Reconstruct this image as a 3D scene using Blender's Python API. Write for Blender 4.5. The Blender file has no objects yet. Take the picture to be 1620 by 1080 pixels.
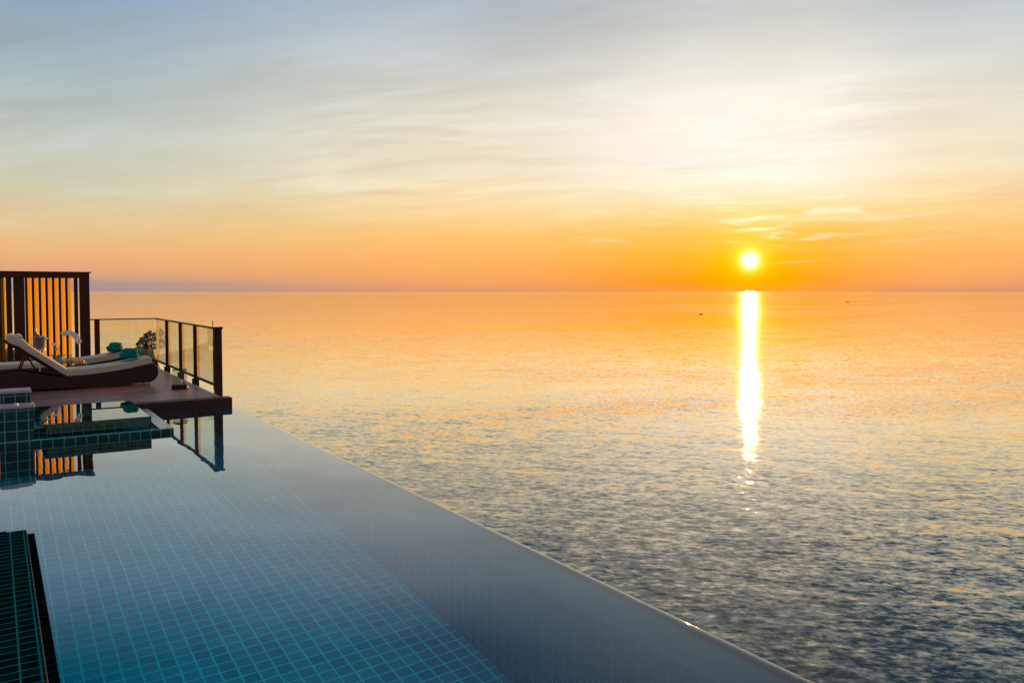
import bpy, bmesh, math, random
from math import radians as R, sin, cos, pi, atan2, sqrt
from mathutils import Vector, Matrix, noise
random.seed(7)
C = bpy.context.scene.collection
SC = bpy.context.scene

# ------------------------------------------------------------------ camera
# X runs out over the sea, Y along the pool, Z up; pool water lies at z = 0
F, PITCH, YAW, EYE = 1260.0, R(2.2), R(33.1), 1.65
cd = bpy.data.cameras.new('camera'); cam = bpy.data.objects.new('camera', cd); C.objects.link(cam)
cd.sensor_width = 36.0; cd.lens = F/1620*36; cd.clip_end = 200000; cd.clip_start = 0.05
cam.location = (0, 0, EYE); cam.rotation_euler = (R(90)-PITCH, 0, -YAW)
cd.shift_y = -((540-461)-F*math.tan(PITCH))/1620*1.0
SC.camera = cam
SC.render.engine = 'CYCLES'
SC.cycles.use_denoising = True
SC.cycles.max_bounces = 12; SC.cycles.transmission_bounces = 10; SC.cycles.glossy_bounces = 6; SC.cycles.diffuse_bounces = 3
SC.cycles.sample_clamp_indirect = 8
SC.view_settings.view_transform = 'Standard'; SC.view_settings.look = 'None'
SC.view_settings.exposure = 1.0; SC.view_settings.gamma = 1.0; SC.view_settings.use_curve_mapping = False

# ------------------------------------------------------------------ light
SUN_AZ, SUN_EL = R(49.7), R(2.15)
SDIR = Vector((sin(SUN_AZ)*cos(SUN_EL), cos(SUN_AZ)*cos(SUN_EL), sin(SUN_EL)))
sl = bpy.data.lights.new('sun', 'SUN'); so = bpy.data.objects.new('sun', sl); C.objects.link(so)
sl.energy = 3.3; sl.angle = R(0.53); sl.color = (1.0, 0.53, 0.15)
so.rotation_euler = SDIR.to_track_quat('Z', 'Y').to_euler()

def s2l(c):
    return tuple(((v/255)/12.92 if v/255 <= .04045 else ((v/255+.055)/1.055)**2.4) for v in c)

class NT:
    """tiny node-graph writer"""
    def __init__(s, t): s.t = t; s.n = t.nodes; s.l = t.links
    def node(s, ty, **kw):
        n = s.n.new(ty)
        for k, v in kw.items(): setattr(n, k, v)
        return n
    def put(s, n, i, v):
        if v is None: return
        if isinstance(v, bpy.types.NodeSocket): s.l.new(v, n.inputs[i])
        else: n.inputs[i].default_value = v
    def m(s, op, a, b=None, c=None, clamp=False):
        n = s.node('ShaderNodeMath', operation=op, use_clamp=clamp)
        s.put(n, 0, a); s.put(n, 1, b); s.put(n, 2, c); return n.outputs[0]
    def vm(s, op, a, b=None, sc=None):
        n = s.node('ShaderNodeVectorMath', operation=op)
        s.put(n, 0, a); s.put(n, 1, b)
        if sc is not None: s.put(n, 'Scale', sc)
        return n.outputs['Value'] if op in ('DOT_PRODUCT', 'LENGTH', 'DISTANCE') else n.outputs[0]
    def mix(s, f, a, b, mode='MIX'):
        n = s.node('ShaderNodeMix', data_type='RGBA', blend_type=mode)
        s.put(n, 0, f); s.put(n, 6, a); s.put(n, 7, b); return n.outputs[2]
    def ramp(s, f, pts, interp='LINEAR'):
        n = s.node('ShaderNodeValToRGB'); s.put(n, 0, f); cr = n.color_ramp; cr.interpolation = interp
        while len(cr.elements) < len(pts): cr.elements.new(0.5)
        for e, (p, c) in zip(cr.elements, pts):
            e.position = p; e.color = (*c, 1) if len(c) == 3 else c
        return n.outputs[0]
    def noise(s, vec, scale, detail=2, rough=.5, dist=0, col=False):
        n = s.node('ShaderNodeTexNoise'); s.put(n, 'Vector', vec)
        n.inputs['Scale'].default_value = scale; n.inputs['Detail'].default_value = detail
        n.inputs['Roughness'].default_value = rough; n.inputs['Distortion'].default_value = dist
        return n.outputs[1] if col else n.outputs[0]
    def comb(s, x, y, z):
        n = s.node('ShaderNodeCombineXYZ'); s.put(n, 0, x); s.put(n, 1, y); s.put(n, 2, z); return n.outputs[0]
    def sep(s, v):
        n = s.node('ShaderNodeSeparateXYZ'); s.put(n, 0, v); return n.outputs
    def mapr(s, v, a, b, c=0., d=1., kind='LINEAR'):
        n = s.node('ShaderNodeMapRange', interpolation_type=kind); s.put(n, 0, v)
        for i, q in enumerate((a, b, c, d)): s.put(n, i+1, q)
        return n.outputs[0]
    def mapping(s, v, loc=(0, 0, 0), rot=(0, 0, 0), sc=(1, 1, 1)):
        n = s.node('ShaderNodeMapping'); s.put(n, 0, v)
        n.inputs[1].default_value = loc; n.inputs[2].default_value = rot; n.inputs[3].default_value = sc
        return n.outputs[0]

W = bpy.data.worlds.new('World'); SC.world = W; W.use_nodes = True
W.node_tree.nodes.clear(); g = NT(W.node_tree)
out = g.node('ShaderNodeOutputWorld'); bg = g.node('ShaderNodeBackground'); g.l.new(bg.outputs[0], out.inputs[0])
d = g.vm('NORMALIZE', g.node('ShaderNodeTexCoord').outputs['Generated'])
dx, dy, dz = g.sep(d)
el = g.m('MULTIPLY', g.m('ARCSINE', dz), 180/pi)                # elevation in degrees
side = g.vm('DOT_PRODUCT', d, (cos(SUN_AZ), -sin(SUN_AZ), 0))    # + to the right of the sun
front = g.vm('DOT_PRODUCT', d, (sin(SUN_AZ), cos(SUN_AZ), 0))
da = g.m('MULTIPLY', g.m('ARCTAN2', side, front), 180/pi)
ada = g.m('ABSOLUTE', g.m('ADD', da, 0))
eff = g.m('MULTIPLY', ada, g.mapr(da, -2, 6, 1.0, 1.55))
# high streaky cloud sheet, projected on a plane overhead
pz = g.m('ADD', g.m('MAXIMUM', dz, 0), .10)
pl = g.comb(g.m('DIVIDE', side, pz), g.m('DIVIDE', front, pz), 0)
plr = g.mapping(pl, rot=(0, 0, R(4)), sc=(.6, 1.7, 1))
warp = g.vm('SCALE', g.noise(pl, .7, 2, .5, col=True), sc=2.0)
cl = g.noise(g.vm('ADD', plr, warp), 1.5, 5, .54)
cl2 = g.noise(g.mapping(pl, loc=(5, 3, 0), rot=(0, 0, R(-14)), sc=(.8, 3.2, 1)), 2.6, 5, .6, .3)
cl3 = g.noise(g.mapping(pl, loc=(1, 8, 0), sc=(.35, .55, 1)), 1.3, 3, .5, .6)
clw = g.m('ADD', g.m('MULTIPLY', cl, .5), g.m('MULTIPLY', cl2, .25))
clw = g.m('ADD', g.m('MULTIPLY', g.m('SUBTRACT', clw, .375), g.mapr(g.noise(pl, .9, 2), .35, .65, .35, 1.6)), .375)
clw = g.m('ADD', clw, g.m('MULTIPLY', cl3, .25))
elw = g.m('ADD', el, g.m('MULTIPLY', g.m('SUBTRACT', clw, .5), g.mapr(el, .8, 12, .1, 7.)))   # clouds push the bands about
T = g.m('POWER', g.m('DIVIDE', g.m('MAXIMUM', elw, 0), 90.), .5, clamp=True)
def P(e): return sqrt(max(e, 0)/90.)
def col(lst): return [(P(e), s2l(c)) for e, c in lst]
SUNC = g.ramp(T, col([(0, (240, 150, 74)), (.8, (255, 155, 36)), (2.5, (255, 176, 52)), (4, (255, 195, 92)), (5.5, (255, 220, 152)), (7, (255, 239, 214)), (9, (255, 246, 236)), (12, (251, 243, 232)), (16, (228, 227, 218)), (20, (198, 202, 204)), (30, (100, 106, 128)), (50, (150, 172, 194)), (90, (190, 206, 226))]))
MIDC = g.ramp(T, col([(0, (206, 146, 116)), (.6, (245, 164, 100)), (2, (252, 178, 98)), (4, (254, 196, 116)), (6, (250, 218, 162)), (8, (243, 227, 192)), (12, (230, 224, 206)), (16, (204, 207, 205)), (20, (168, 180, 192)), (24, (92, 116, 142)), (30, (56, 88, 120)), (50, (150, 172, 194)), (90, (190, 206, 226))]))
FARC = g.ramp(T, col([(0, (162, 147, 148)), (.55, (170, 150, 146)), (1.0, (212, 164, 130)), (1.7, (232, 172, 124)), (3, (236, 186, 130)), (4.6, (224, 200, 154)), (7, (205, 203, 180)), (12, (176, 190, 190)), (16, (150, 170, 184)), (19, (124, 152, 180)), (23, (22, 106, 146)), (28, (2, 84, 124)), (50, (140, 172, 200)), (90, (190, 206, 226))]))  # all three ramps: overhead stops, out of view, brightened to light pool and shade
sky = g.mix(g.mapr(eff, 3, 20, kind='SMOOTHSTEP'), SUNC, MIDC)
sky = g.mix(g.mapr(eff, 18, 49, kind='SMOOTHSTEP'), sky, FARC)
bri = g.m('ADD', g.m('MULTIPLY_ADD', g.m('SUBTRACT', cl3, .5), g.mapr(el, 14, 24, 0., 1.1), 1.0), g.m('MULTIPLY', g.m('SUBTRACT', clw, .5), g.mapr(el, 2, 12, .06, 1.1)))
sky = g.vm('SCALE', sky, sc=bri)
# bright lens clouds over the sun
lens = g.noise(g.mapping(g.comb(da, el, 0), loc=(2.6, 1.3, 0), rot=(0, 0, R(3)), sc=(.16, 1.25, 1)), 1.0, 4, .6, .6)
lw = g.m('MULTIPLY', g.mapr(lens, .52, .72, kind='SMOOTHSTEP'), g.m('MULTIPLY', g.mapr(el, 2.6, 3.6, kind='SMOOTHSTEP'), g.mapr(el, 11, 6, kind='SMOOTHSTEP')))
lw = g.m('MULTIPLY', lw, g.mapr(ada, 17, 2, kind='SMOOTHSTEP'))
lw = g.m('MULTIPLY', lw, .75)
wob = g.m('MULTIPLY', g.m('SUBTRACT', lens, .5), .9)
for (a0, e0, aw, ew, st) in ((.2, 4.95, 1.9, .16, .9), (.4, 4.25, 1.7, .13, .75), (3.9, 3.5, .75, .10, .6), (-1.5, 7.6, 5.5, .30, .5), (4.6, 4.9, 2.4, .12, .3), (3.2, 1.95, 1.6, .05, .3)):
    u_ = g.m('DIVIDE', g.m('SUBTRACT', da, a0), aw); v_ = g.m('DIVIDE', g.m('ADD', g.m('SUBTRACT', el, e0), g.m('MULTIPLY_ADD', g.m('SUBTRACT', da, a0), -.05, wob)), ew)
    q_ = g.m('EXPONENT', g.m('MULTIPLY', g.m('ADD', g.m('MULTIPLY', u_, u_), g.m('MULTIPLY', v_, v_)), -1))
    lw = g.m('MAXIMUM', lw, g.m('MULTIPLY', g.m('MULTIPLY', q_, g.mapr(lens, .3, .6, .5, 1.)), st))
sky = g.mix(lw, sky, (1.15, 1.02, .74, 1))
# glow and disc of the sun
th = g.m('MULTIPLY', g.m('ARCCOSINE', g.m('MINIMUM', g.vm('DOT_PRODUCT', d, tuple(SDIR)), 1.0)), 180/pi)
def gauss(s, p=2): return g.m('EXPONENT', g.m('MULTIPLY', g.m('POWER', g.m('DIVIDE', th, s), p), -1))
def addc(a, f, c): return g.vm('ADD', a, g.vm('SCALE', c, sc=f))
sky = addc(sky, gauss(8.), (.03, .01, -.01))
sky = addc(sky, gauss(2.1, 1.3), (.08, .20, -.05))
sky = addc(sky, gauss(.50, 1.2), (2.0, 1.5, .4))
sky = addc(sky, gauss(.42, 2.5), (5., 4.4, 2.6))
nis = g.node('ShaderNodeTexSky', sky_type='NISHITA'); nis.sun_disc = False
nis.sun_elevation = SUN_EL; nis.sun_rotation = SUN_AZ; nis.altitude = 30; nis.dust_density = 2.5
sky = addc(sky, .003, nis.outputs[0])
below = g.mapr(dz, -.02, -.001)
sky = g.mix(below, (.05, .06, .07, 1), sky)
g.l.new(sky, bg.inputs[0]); bg.inputs[1].default_value = .5

# ------------------------------------------------------------------ materials
def new_mat(name):
    m = bpy.data.materials.new(name); m.use_nodes = True; m.node_tree.nodes.clear()
    n = NT(m.node_tree); o = n.node('ShaderNodeOutputMaterial'); return m, n, o
def pbsdf(n, o, base, rough=.5, metal=0, spec=.5, normal=None, **kw):
    p = n.node('ShaderNodeBsdfPrincipled')
    n.put(p, 'Base Color', (*base, 1) if isinstance(base, tuple) and len(base) == 3 else base)
    n.put(p, 'Roughness', rough); n.put(p, 'Metallic', metal); n.put(p, 'Specular IOR Level', spec)
    if normal is not None: n.put(p, 'Normal', normal)
    for k, v in kw.items(): n.put(p, k.replace('_', ' '), v)
    n.l.new(p.outputs[0], o.inputs[0]); return p
def oc(n): return n.node('ShaderNodeTexCoord').outputs['Object']
def bump(n, h, st=.3, dist=.01):
    b = n.node('ShaderNodeBump'); n.put(b, 'Height', h); b.inputs['Strength'].default_value = st
    b.inputs['Distance'].default_value = dist; return b.outputs[0]
def plain(name, c, rough=.5, metal=0, var=.25, scale=8, spec=.5, bmp=.15, **kw):
    m, n, o = new_mat(name); v = oc(n)
    a = n.noise(v, scale, 5, .6)
    cc = n.mix(a, (*[x*(1-var) for x in c], 1), (*[min(1, x*(1+var)) for x in c], 1))
    r = n.mapr(n.noise(v, scale*2.3, 3), .3, .7, rough*.85, min(1, rough*1.15))
    pbsdf(n, o, cc, r, metal, spec, bump(n, a, bmp), **kw); return m
def wood(name, c, rough=.45, axis=2, var=.35, spec=.5):
    m, n, o = new_mat(name); v = oc(n)
    sc = [26, 26, 26]; sc[axis] = 1.2
    a = n.noise(n.mapping(v, sc=tuple(sc)), 1.0, 5, .65, .4)
    b = n.noise(v, 1.7, 3)
    cc = n.mix(n.m('ADD', n.m('MULTIPLY', a, .7), n.m('MULTIPLY', b, .3)), (*[x*(1-var) for x in c], 1), (*[x*(1+var) for x in c], 1))
    pbsdf(n, o, cc, n.mapr(a, .3, .7, rough*.8, rough*1.2), 0, spec, bump(n, a, .25, .004)); return m
def tiles(name, ax, pitch, tile, grout, gw=.07, rough=.25, var=.35, off=(0, 0), spec=.5, relief=.3):
    """square tiles on the plane of the two axes ax"""
    m, n, o = new_mat(name); s = n.sep(n.node('ShaderNodeNewGeometry').outputs['Position'])
    u = n.m('DIVIDE', n.m('ADD', s[ax[0]], off[0]), pitch); w = n.m('DIVIDE', n.m('ADD', s[ax[1]], off[1]), pitch)
    def edge(q):
        f = n.m('ABSOLUTE', n.m('SUBTRACT', n.m('FRACT', n.m('ADD', q, 100.)), .5))
        return n.mapr(f, .5-gw, .5-gw*.55, 0., 1.)
    gm = n.m('MAXIMUM', edge(u), edge(w))
    cell = n.comb(n.m('FLOOR', n.m('ADD', u, 100.)), n.m('FLOOR', n.m('ADD', w, 100.)), 0)
    wn = n.node('ShaderNodeTexWhiteNoise', noise_dimensions='3D'); n.put(wn, 'Vector', cell)
    big = n.noise(n.comb(u, w, 0), .12, 3)
    sh = n.m('ADD', n.m('MULTIPLY', wn.outputs[0], .65), n.m('MULTIPLY', big, .35))
    tc = n.mix(sh, (*[x*(1-var) for x in tile], 1), (*[x*(1+var) for x in tile], 1))
    gc = n.mix(n.noise(n.comb(u, w, 0), .9, 3), (*[x*.75 for x in grout], 1), (*[x*1.2 for x in grout], 1))
    cc = n.mix(gm, tc, gc)
    pbsdf(n, o, cc, n.m('ADD', rough, n.m('MULTIPLY', gm, .4)), 0, spec, bump(n, n.m('SUBTRACT', 1., gm), relief, .003)); return m
def slopes(n, pos, layers):
    """surface normal from several octaves of moving-water slope"""
    tot = n.node('ShaderNodeNewGeometry').outputs['Normal']
    for (scx, scy, rot, det, amp, sd, f) in layers:
        v = n.mapping(n.mapping(pos, rot=(0, 0, R(rot))), loc=(sd, sd*1.7, 0), sc=(scx, scy, 1))
        c = n.vm('SUBTRACT', n.noise(v, 1.0, det, .55 if f is None else .62, .25, True), (.5, .5, .5))
        k = min(1, sqrt(scx/scy))                           # long crests slope mostly across themselves
        if f is not None:                                    # steeper crests than plain noise
            c = n.vm('SCALE', c, sc=n.m('MULTIPLY_ADD', n.vm('DOT_PRODUCT', c, c), 7., .62))
        c = n.vm('MULTIPLY', c, (amp*k*k, amp, 0))
        c = n.mapping(c, rot=(0, 0, R(-rot)))
        if f is not None: c = n.vm('SCALE', c, sc=f)
        tot = n.vm('ADD', tot, c)
    return n.vm('NORMALIZE', tot)

def refl(n, nm, ior, gain):
    fr = n.node('ShaderNodeFresnel'); fr.inputs[0].default_value = ior; n.put(fr, 'Normal', nm)
    return n.m('MULTIPLY', fr.outputs[0], gain, clamp=True)
def water_shader(n, o, nm, body, rough):
    df = n.node('ShaderNodeBsdfDiffuse'); n.put(df, 'Color', body)
    gl = n.node('ShaderNodeBsdfGlossy'); n.put(gl, 'Roughness', rough); gl.inputs[0].default_value = (1, .915, .76, 1); n.put(gl, 'Normal', nm)
    mx = n.node('ShaderNodeMixShader'); n.l.new(refl(n, nm, 1.34, 2.1), mx.inputs[0]); n.l.new(df.outputs[0], mx.inputs[1]); n.l.new(gl.outputs[0], mx.inputs[2])
    n.l.new(mx.outputs[0], o.inputs[0])
def sea_mat():
    m, n, o = new_mat('sea_water')
    pos = n.node('ShaderNodeNewGeometry').outputs['Position']
    flat = n.vm('MULTIPLY', pos, (1, 1, 0))
    # slicks of calmer water, long and curved
    sw = n.noise(n.mapping(flat, rot=(0, 0, R(50)), sc=(.0012, .0030, 1)), 1.0, 3, .5, 1.2)
    dist = n.vm('LENGTH', flat)
    sl_ = n.mapr(sw, .42, .58, .45, 1.1, 'SMOOTHSTEP')
    gust = n.mapr(n.noise(n.mapping(flat, rot=(0, 0, R(40)), sc=(.012, .04, 1)), 1.0, 4, .55, .3), .3, .7, .7, 1.3)
    f = n.m('MULTIPLY', n.m('MULTIPLY', sl_, gust), n.mapr(dist, 60, 700, 2.0, .66))
    nm = slopes(n, flat, [(.03, .10, 44, 2, .05, 3., f), (.10, .42, 50, 2, .17, 11., f), (.60, 1.35, 34, 4, .40, 23., f), (.95, 1.6, 64, 4, .30, 5., f), (2.8, 4.2, 20, 1, .07, 31., f)])
    body = n.mix(n.noise(flat, .02, 3), (.008, .028, .040, 1), (.014, .040, .052, 1))
    water_shader(n, o, nm, body, n.mapr(dist, 150, 1200, .03, .085))
    return m
M = {}
M['sea'] = sea_mat()

def pool_water_mat(name, ior_f, tint, amp=.006):
    m, n, o = new_mat(name)
    pos = n.node('ShaderNodeNewGeometry').outputs['Position']
    nm = slopes(n, pos, [(.9, 1.6, 20, 2, amp*2.6, 2., None), (4, 6, 60, 2, amp*1.6, 9., None)]) if amp else n.node('ShaderNodeNewGeometry').outputs['Normal']
    fac = refl(n, nm, 1.333, ior_f)
    rf = n.node('ShaderNodeBsdfRefraction'); rf.inputs['IOR'].default_value = 1.333; rf.inputs['Roughness'].default_value = 0
    rf.inputs['Color'].default_value = (*tint, 1); n.put(rf, 'Normal', nm)
    gl = n.node('ShaderNodeBsdfGlossy'); gl.inputs['Roughness'].default_value = 0; gl.inputs[0].default_value = (1, 1, 1, 1); n.put(gl, 'Normal', nm)
    mx = n.node('ShaderNodeMixShader'); n.l.new(fac, mx.inputs[0]); n.l.new(rf.outputs[0], mx.inputs[1]); n.l.new(gl.outputs[0], mx.inputs[2])
    n.l.new(mx.outputs[0], o.inputs[0]); return m
M['pool_water'] = pool_water_mat('pool_water', 1.75, (.30, .97, 1.))
M['spa_water'] = pool_water_mat('spa_water', 1.2, (.45, .95, .88), 0)
TP = .109; TPF = .100
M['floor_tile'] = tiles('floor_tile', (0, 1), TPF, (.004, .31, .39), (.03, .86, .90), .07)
M['wall_tile'] = tiles('wall_tile', (1, 2), TPF, (.02, .20, .28), (.05, .50, .58), .055)
M['end_tile'] = tiles('end_tile', (0, 2), TP, (.03, .20, .30), (.14, .70, .78), .055)
M['coping'] = plain('coping', (.035, .10, .125), .4, var=.2, scale=3)
M['coping_out'] = plain('coping_out', (.03, .05, .055), .8, var=.3, spec=.1)
M['ledge_tile'] = tiles('ledge_tile', (0, 1), .0775, (.003, .010, .010), (.006, .15, .13), .06, .8, .6, off=(.012, .03), spec=0.)  # dark reflection on the water painted as tile colour, here and in the edge
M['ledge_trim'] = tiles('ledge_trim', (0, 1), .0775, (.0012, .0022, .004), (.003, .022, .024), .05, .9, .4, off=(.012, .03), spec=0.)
M['pale_line'] = plain('pale_line', (.13, .12, .09), .8, spec=0.)  # pale line within that reflection, put in as colour
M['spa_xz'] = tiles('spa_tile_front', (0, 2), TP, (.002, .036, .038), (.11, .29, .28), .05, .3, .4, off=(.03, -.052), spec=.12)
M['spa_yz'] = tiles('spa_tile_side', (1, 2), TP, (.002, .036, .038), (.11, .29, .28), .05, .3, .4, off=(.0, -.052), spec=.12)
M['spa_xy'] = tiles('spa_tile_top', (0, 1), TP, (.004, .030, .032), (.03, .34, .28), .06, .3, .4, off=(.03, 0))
M['rim_tile'] = tiles('rim_tile', (0, 1), TP, (.30, .31, .31), (.5, .55, .54), .06, .18, .3, off=(.03, .02), spec=.6)
M['cap_stone'] = plain('cap_stone', (.34, .25, .25), .35, var=.18, scale=20)
M['deck'] = None
def deck_mat():
    m, n, o = new_mat('deck_boards'); v = oc(n); s = n.sep(v)
    q = n.m('DIVIDE', s[1], .14); f = n.m('ABSOLUTE', n.m('SUBTRACT', n.m('FRACT', n.m('ADD', q, 100.)), .5))
    gap = n.mapr(f, .465, .485)
    wn = n.node('ShaderNodeTexWhiteNoise', noise_dimensions='1D'); n.put(wn, 'W', n.m('FLOOR', n.m('ADD', q, 100.)))
    gr = n.noise(n.mapping(v, sc=(1.6, 30, 30)), 1., 5, .65, .3)
    sh = n.m('ADD', n.m('MULTIPLY', wn.outputs[0], .5), n.m('MULTIPLY', gr, .5))
    c = n.mix(sh, (.19, .068, .056, 1), (.38, .15, .125, 1)); c = n.mix(gap, c, (.01, .006, .005, 1))
    pbsdf(n, o, c, n.mapr(gr, .3, .7, .28, .45), 0, .28, bump(n, n.m('SUBTRACT', gr, n.m('MULTIPLY', gap, 2.)), .3, .004)); return m
M['deck'] = deck_mat()
M['dark_wood'] = wood('dark_stained_wood', (.055, .018, .012), .5, 0, spec=.15)
M['dark_post'] = wood('dark_stained_post', (.055, .018, .012), .6, 2, spec=.1)
M['cedar'] = wood('cedar', (.80, .40, .022), .9, 2, .14, 0.)  # sunlit faces of the slats: low sun's orange put into the wood colour
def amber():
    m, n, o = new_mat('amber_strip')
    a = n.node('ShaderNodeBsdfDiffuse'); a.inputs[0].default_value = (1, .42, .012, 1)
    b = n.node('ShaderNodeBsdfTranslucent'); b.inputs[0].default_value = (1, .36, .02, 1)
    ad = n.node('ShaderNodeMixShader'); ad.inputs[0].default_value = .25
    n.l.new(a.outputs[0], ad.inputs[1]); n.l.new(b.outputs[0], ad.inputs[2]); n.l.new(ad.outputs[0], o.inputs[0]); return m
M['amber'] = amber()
M['dark_metal'] = plain('dark_metal', (.025, .010, .008), .5, 0, spec=.15)
def glass_mat(name, tint, rough=0, ior=1.35):
    m, n, o = new_mat(name)
    fr = n.node('ShaderNodeFresnel'); fr.inputs[0].default_value = ior
    ff = n.m('MULTIPLY', fr.outputs[0], n.m('SUBTRACT', 1.0, n.node('ShaderNodeNewGeometry').outputs['Backfacing']))
    tr = n.node('ShaderNodeBsdfTransparent'); tr.inputs[0].default_value = (*tint, 1)
    gl = n.node('ShaderNodeBsdfGlossy'); gl.inputs['Roughness'].default_value = rough
    mx = n.node('ShaderNodeMixShader'); n.l.new(ff, mx.inputs[0]); n.l.new(tr.outputs[0], mx.inputs[1]); n.l.new(gl.outputs[0], mx.inputs[2])
    n.l.new(mx.outputs[0], o.inputs[0]); return m
M['rail_glass'] = glass_mat('rail_glass', (.92, .97, .91), 0, 1.6)
M['clear_glass'] = glass_mat('clear_glass', (.88, .90, .87), 0, 1.5)
def wicker():
    m, n, o = new_mat('wicker'); v = oc(n)
    w = n.node('ShaderNodeTexWave', wave_type='BANDS', bands_direction='X'); n.put(w, 'Vector', v); w.inputs['Scale'].default_value = 26; w.inputs['Distortion'].default_value = .6
    w2 = n.node('ShaderNodeTexWave', wave_type='BANDS', bands_direction='Z'); n.put(w2, 'Vector', v); w2.inputs['Scale'].default_value = 30
    h = n.m('MULTIPLY', w.outputs[1], w2.outputs[1]); c = n.mix(h, (.030, .011, .009, 1), (.105, .040, .030, 1))
    pbsdf(n, o, c, .6, 0, .15, bump(n, h, .6, .006)); return m
M['wicker'] = wicker()
M['cushion'] = plain('cushion', (.56, .40, .30), .85, var=.08, scale=60, bmp=.2)
M['piping'] = plain('piping', (.40, .28, .22), .85, var=.08)
M['towel'] = plain('towel', (.001, .15, .112), .95, var=.3, scale=70, bmp=.8, spec=.1)
M['steel'] = plain('brushed_steel', (.62, .55, .52), .32, .9, .1, 30)
M['bottle'] = plain('bottle_glass', (.01, .018, .012), .1)
M['foil'] = plain('gold_foil', (.75, .42, .14), .4, .6, .2, 40)
M['pot'] = plain('pot', (.34, .33, .36), .5, 0, .1)
M['petal'] = plain('petal', (.80, .74, .76), .6, 0, .06, Subsurface_Weight=.0)
M['petal_eye'] = plain('petal_eye', (.55, .30, .06), .6)
M['leaf'] = plain('leaf', (.07, .15, .04), .5, 0, .3)
M['stem'] = plain('stem', (.06, .10, .03), .5)
M['orange'] = plain('orange_peel', (.85, .27, .02), .4, 0, .1, 90)
M['table_top'] = plain('table_top', (.03, .03, .035), .08, 0, .1)
M['plate'] = plain('plate', (.5, .5, .52), .2)
M['candle'] = plain('candle_wax', (.75, .66, .5), .5)
M['white_paint'] = plain('white_paint', (.6, .58, .55), .5)
M['boat_hull'] = plain('boat_hull', (.10, .05, .03), .6)
def rock():
    m, n, o = new_mat('rock_and_scrub'); v = oc(n)
    a = n.noise(v, .8, 8, .62, .3); b = n.noise(v, 3.5, 6, .6)
    c = n.mix(n.mapr(a, .35, .65), (.06, .045, .038, 1), (.20, .15, .125, 1))
    c = n.mix(n.mapr(b, .48, .62), c, (.035, .045, .018, 1))
    pbsdf(n, o, c, .9, 0, .3, bump(n, b, .8, .15)); return m
M['rock'] = rock()
M['shrub_leaf'] = plain('shrub_leaf', (.045, .05, .022), .5, 0, .4)
M['bark'] = plain('bark', (.05, .032, .024), .8)
M['stone'] = plain('terrace_stone', (.26, .22, .20), .7, scale=4)

# ------------------------------------------------------------------ mesh helpers
def link(o, parent=None):
    C.objects.link(o)
    if parent is not None: o.parent = parent
    return o
def tag(o, label=None, cat=None, group=None, kind=None):
    if label: o['label'] = label
    if cat: o['category'] = cat
    if group: o['group'] = group
    if kind: o['kind'] = kind
    return o
def thing(name, label, cat, loc=(0, 0, 0), rz=0, group=None):
    o = bpy.data.objects.new(name, None); o.empty_display_size = .2; link(o); o.location = loc; o.rotation_euler = (0, 0, rz)
    return tag(o, label, cat, group)
def mesh(name, bm, mat, parent=None, smooth=False, bev=0, seg=2, loc=None, up=False):
    bmesh.ops.recalc_face_normals(bm, faces=bm.faces)
    if up:                                  # open sheets: make the water side face the air
        bm.normal_update()
        if sum(f.normal.z*f.calc_area() for f in bm.faces) < 0: bmesh.ops.reverse_faces(bm, faces=bm.faces)
    me = bpy.data.meshes.new(name); bm.to_mesh(me); bm.free()
    for mm in (mat if isinstance(mat, (list, tuple)) else [mat]): me.materials.append(mm)
    if smooth:
        for p in me.polygons: p.use_smooth = True
    o = bpy.data.objects.new(name, me); link(o, parent)
    if loc: o.location = loc
    if bev:
        b = o.modifiers.new('bevel', 'BEVEL'); b.width = bev; b.segments = seg; b.limit_method = 'ANGLE'; b.angle_limit = R(40)
    return o
def BM(): return bmesh.new()
def box(bm, a, b, mi=0):
    (x0, y0, z0), (x1, y1, z1) = a, b
    v = [bm.verts.new(p) for p in ((x0, y0, z0), (x1, y0, z0), (x1, y1, z0), (x0, y1, z0), (x0, y0, z1), (x1, y0, z1), (x1, y1, z1), (x0, y1, z1))]
    fs = [bm.faces.new([v[i] for i in q]) for q in ((0, 3, 2, 1), (4, 5, 6, 7), (0, 1, 5, 4), (1, 2, 6, 5), (2, 3, 7, 6), (3, 0, 4, 7))]
    for f in fs: f.material_index = mi
    return bm
def extrude_poly(bm, pts, axis, a, b):
    """pts in the two other axes (order kept), swept from a to b along axis"""
    def P3(p, q):
        l = list(p); l.insert(axis, q); return l
    A = [bm.verts.new(P3(p, a)) for p in pts]; B = [bm.verts.new(P3(p, b)) for p in pts]
    n = len(pts)
    for i in range(n): bm.faces.new((A[i], A[(i+1) % n], B[(i+1) % n], B[i]))
    bm.faces.new(A[::-1]); bm.faces.new(B); return bm
def lathe(bm, prof, seg=28, c=(0, 0), cap=True):
    rings = []
    for r, z in prof:
        rings.append([bm.verts.new((c[0]+r*cos(2*pi*k/seg), c[1]+r*sin(2*pi*k/seg), z)) for k in range(seg)])
    for a, b in zip(rings, rings[1:]):
        for k in range(seg): bm.faces.new((a[k], a[(k+1) % seg], b[(k+1) % seg], b[k]))
    if cap: bm.faces.new(rings[0][::-1]); bm.faces.new(rings[-1])
    return bm
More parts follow.
